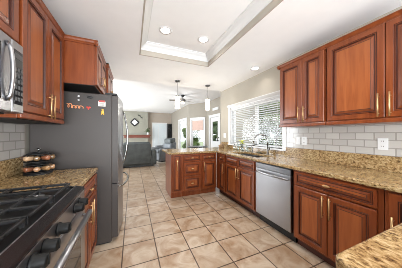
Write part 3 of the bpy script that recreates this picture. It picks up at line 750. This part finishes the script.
def armchair(label, x, y, rz):
    a = thing('armchair', label, 'armchair', (x, y, 0), rz)
    MB().box(-.30, .30, -.36, .36, .06, .40, .03).obj('base', SOFAL, a)
    for q in (-1, 1):
        m = MB(); cushion(m, min(q*.28, q*.44), max(q*.28, q*.44), -.42, .36, .05, .60, .06); m.obj('arm', SOFAL, a)
    m = MB(); cushion(m, -.28, .28, -.42, .20, .38, .52, .05); m.obj('seat_cushion', SOFAL, a)
    m = MB(); cushion(m, -.30, .30, .18, .44, .30, .78, .07); m.obj('backrest', SOFAL, a)
    m = MB(); cushion(m, -.26, .26, .20, .42, .72, 1.0, .08); m.obj('headrest', SOFA, a)
    m = MB(); m.box(-.32, .32, -.34, .34, .01, .06); m.obj('plinth', BLACK, a)
    a.scale = (1.1, 1.1, 1.06)
armchair('grey recliner with padded headrest to the right of the sofa, the nearer one', 1.36, 7.95, -1.15)
armchair('grey recliner with padded headrest to the right of the sofa, the farther one', 1.72, 9.1, -1.3)
# fireplace wall
mt = thing('mantel_shelf', 'reddish brown wooden mantel shelf on the chimney wall', 'mantel', (.35, 12.3, 1.02))
m = MB(); m.box(-.95, .85, -.22, 0, .14, .20, .01); m.obj('shelf', MANTEL, mt)
m = MB(); m.box(-.88, .78, -.16, 0, .0, .14, .01); m.obj('beam', MANTEL, mt)
mr = thing('diamond_mirror', 'small diamond-shaped mirror with a black scalloped frame above the mantel', 'mirror', (.13, 12.299, 2.10))
m = MB(); a = .30
m.prism([(0, -a), (a, 0), (0, a), (-a, 0)], 0, .03, .004)
for k in range(4):
    for q in (.25, .5, .75):
        t0, t1 = PI/2*k, PI/2*(k+1)
        m.ball((a*(math.cos(t0)*(1-q)+math.cos(t1)*q), a*(math.sin(t0)*(1-q)+math.sin(t1)*q), .015), .035, seg=8)
f = m.obj('mirror_frame', BLACKM, mr); f.rotation_euler = (PI/2, 0, 0)
m = MB(); a = .20; m.prism([(0, -a), (a, 0), (0, a), (-a, 0)], .03, .036); g = m.obj('mirror_glass', plain('mirror_white', (235, 235, 235), .1, .6), mr); g.rotation_euler = (PI/2, 0, 0)
og = thing('wall_ornament', 'dark twig-like metal ornament on the chimney wall right of the mirror', 'wall decoration', (.50, 12.298, 2.52))
m = MB(); m.tube([(-.16, -.01, .14), (-.05, -.015, .02), (.06, -.01, -.02), (.16, -.012, -.12)], .012, 6); m.obj('branch', BLACKM, og)
m = MB()
for x, z in ((-.13, .07), (-.06, .07), (.02, .05), (.05, -.08), (.12, -.03)): m.ball((x, -.012, z), 1, (.035, .008, .02), seg=8)
m.obj('leaf', BLACKM, og)
vp = thing('potted_plant', 'leafy green plant in a white vase on the right end of the mantel', 'plant', (1.00, 12.18, 1.221))
MB().lathe([(.05, 0), (.07, .02), (.075, .10), (.045, .16), (.05, .18)], (0, 0, 0)).obj('vase', WHITE, vp)
m = MB()
for k in range(26):
    a = k*2.4; r = .05+.16*random.random(); z = .2+.32*random.random()
    m.tube([(0, 0, .12), (r*.5*math.cos(a), r*.35*math.sin(a), z*.8), (r*math.cos(a), r*.45*math.sin(a)-.02, z)], .004, 4)
    m.ball((r*math.cos(a), r*.45*math.sin(a)-.02, z), 1, (.035, .012, .025), seg=6)
m.obj('foliage', GREEN, vp)
# pale double door / curtain on the far wall and black bookcase
dr = bpy.data.objects.new('door_3', None); C.objects.link(dr); dr['kind'] = 'structure'; dr.location = (1.33, 12.6, 0)
DOORC = plain('pale_door', (206, 214, 218), .5, var=.02)
m = MB(); frame_around(m, .06, 1.06, 0, 2.05, w=.06); m.obj('door_frame', GREYT, dr)
for x0 in (.06, .56): MB().panel(x0, x0+.5, .01, 2.05, .02, .09, -.001).obj('door_leaf', [DOORC, GREYT, DOORC], dr)
bc = thing('bookcase', 'tall black open bookcase against the right end of the far wall', 'bookcase', (2.42, 12.25, 0))
m = MB(); m.box(0, .03, 0, .33, 0, 2.05, .003).box(.28, .31, 0, .33, 0, 2.05, .003).box(.03, .28, .31, .33, 0, 2.05); m.obj('frame', BLACK, bc)
for k in range(7): MB().box(.03, .28, .01, .31, .03+k*.33, .055+k*.33).obj('shelf', BLACK, bc)
# nook table
tb = thing('nook_table', 'small round black table in front of the nook window', 'table', (2.52, 6.3, 0))
MB().lathe([(.30, .72), (.42, .73), (.43, .745), (.42, .76)], (0, 0, 0), 30).obj('tabletop', BLACK, tb)
MB().lathe([(.24, 0), (.24, .02), (.04, .05), (.03, .6), (.08, .72)], (0, 0, 0), 20).obj('pedestal', BLACK, tb)
wsb = thing('roman_shade', 'peach fabric shade drawn halfway down the nook window', 'window shade', (Bw[0].x, Bw[0].y, 0), Bw[1])
m = MB()
for k in range(5): m.box(.26, .93, .004, .022, 1.97-.1*(k+1), 1.97-.1*k+.01, .006)
m.obj('fabric', PEACH, wsb)

# ---------------------------------------------------------------- outside
struct('ground_outside', MB().box(2.6, 30, -4, 30, -.3, -.12), plain('lawn', (150, 160, 120), .9, var=.2))
def bush(name, label, x, y, z, rx, ry, rz_, mat, n=60):
    b = thing(name, label, 'shrub', (x, y, z)); m = MB(); rnd = random.Random(int(x*100+y*10))
    for k in range(n):
        u, v = rnd.random()*2*PI, rnd.random()*PI; s = .55+.45*rnd.random()
        c = (rx*s*math.sin(v)*math.cos(u), ry*s*math.sin(v)*math.sin(u), rz_+rz_*s*math.cos(v))
        m.ball(c, .20+.16*rnd.random(), (1, 1, .7), seg=7)
    m.obj('foliage', mat, b); MB().cyl((0, 0, -.05), (0, 0, rz_), .05).obj('trunk', MANTEL, b)
bush('shrub', 'bushy dark green shrub outside the left half of the kitchen window', 5.0, 7.1, -.12, .75, 1.1, 1.2, GREEN, 110)
bush('shrub', 'yellow-green shrub outside the right half of the kitchen window', 5.0, 4.55, -.12, .8, .95, 1.3, GREEN2, 110)
bush('shrub', 'green shrub outside the nook door', 6.3, 11.6, -.12, .9, .8, 1.2, GREEN)
bush('shrub', 'tall green shrub outside the family room door', 4.4, 12.6, -.12, .6, .7, 1.2, GREEN2)
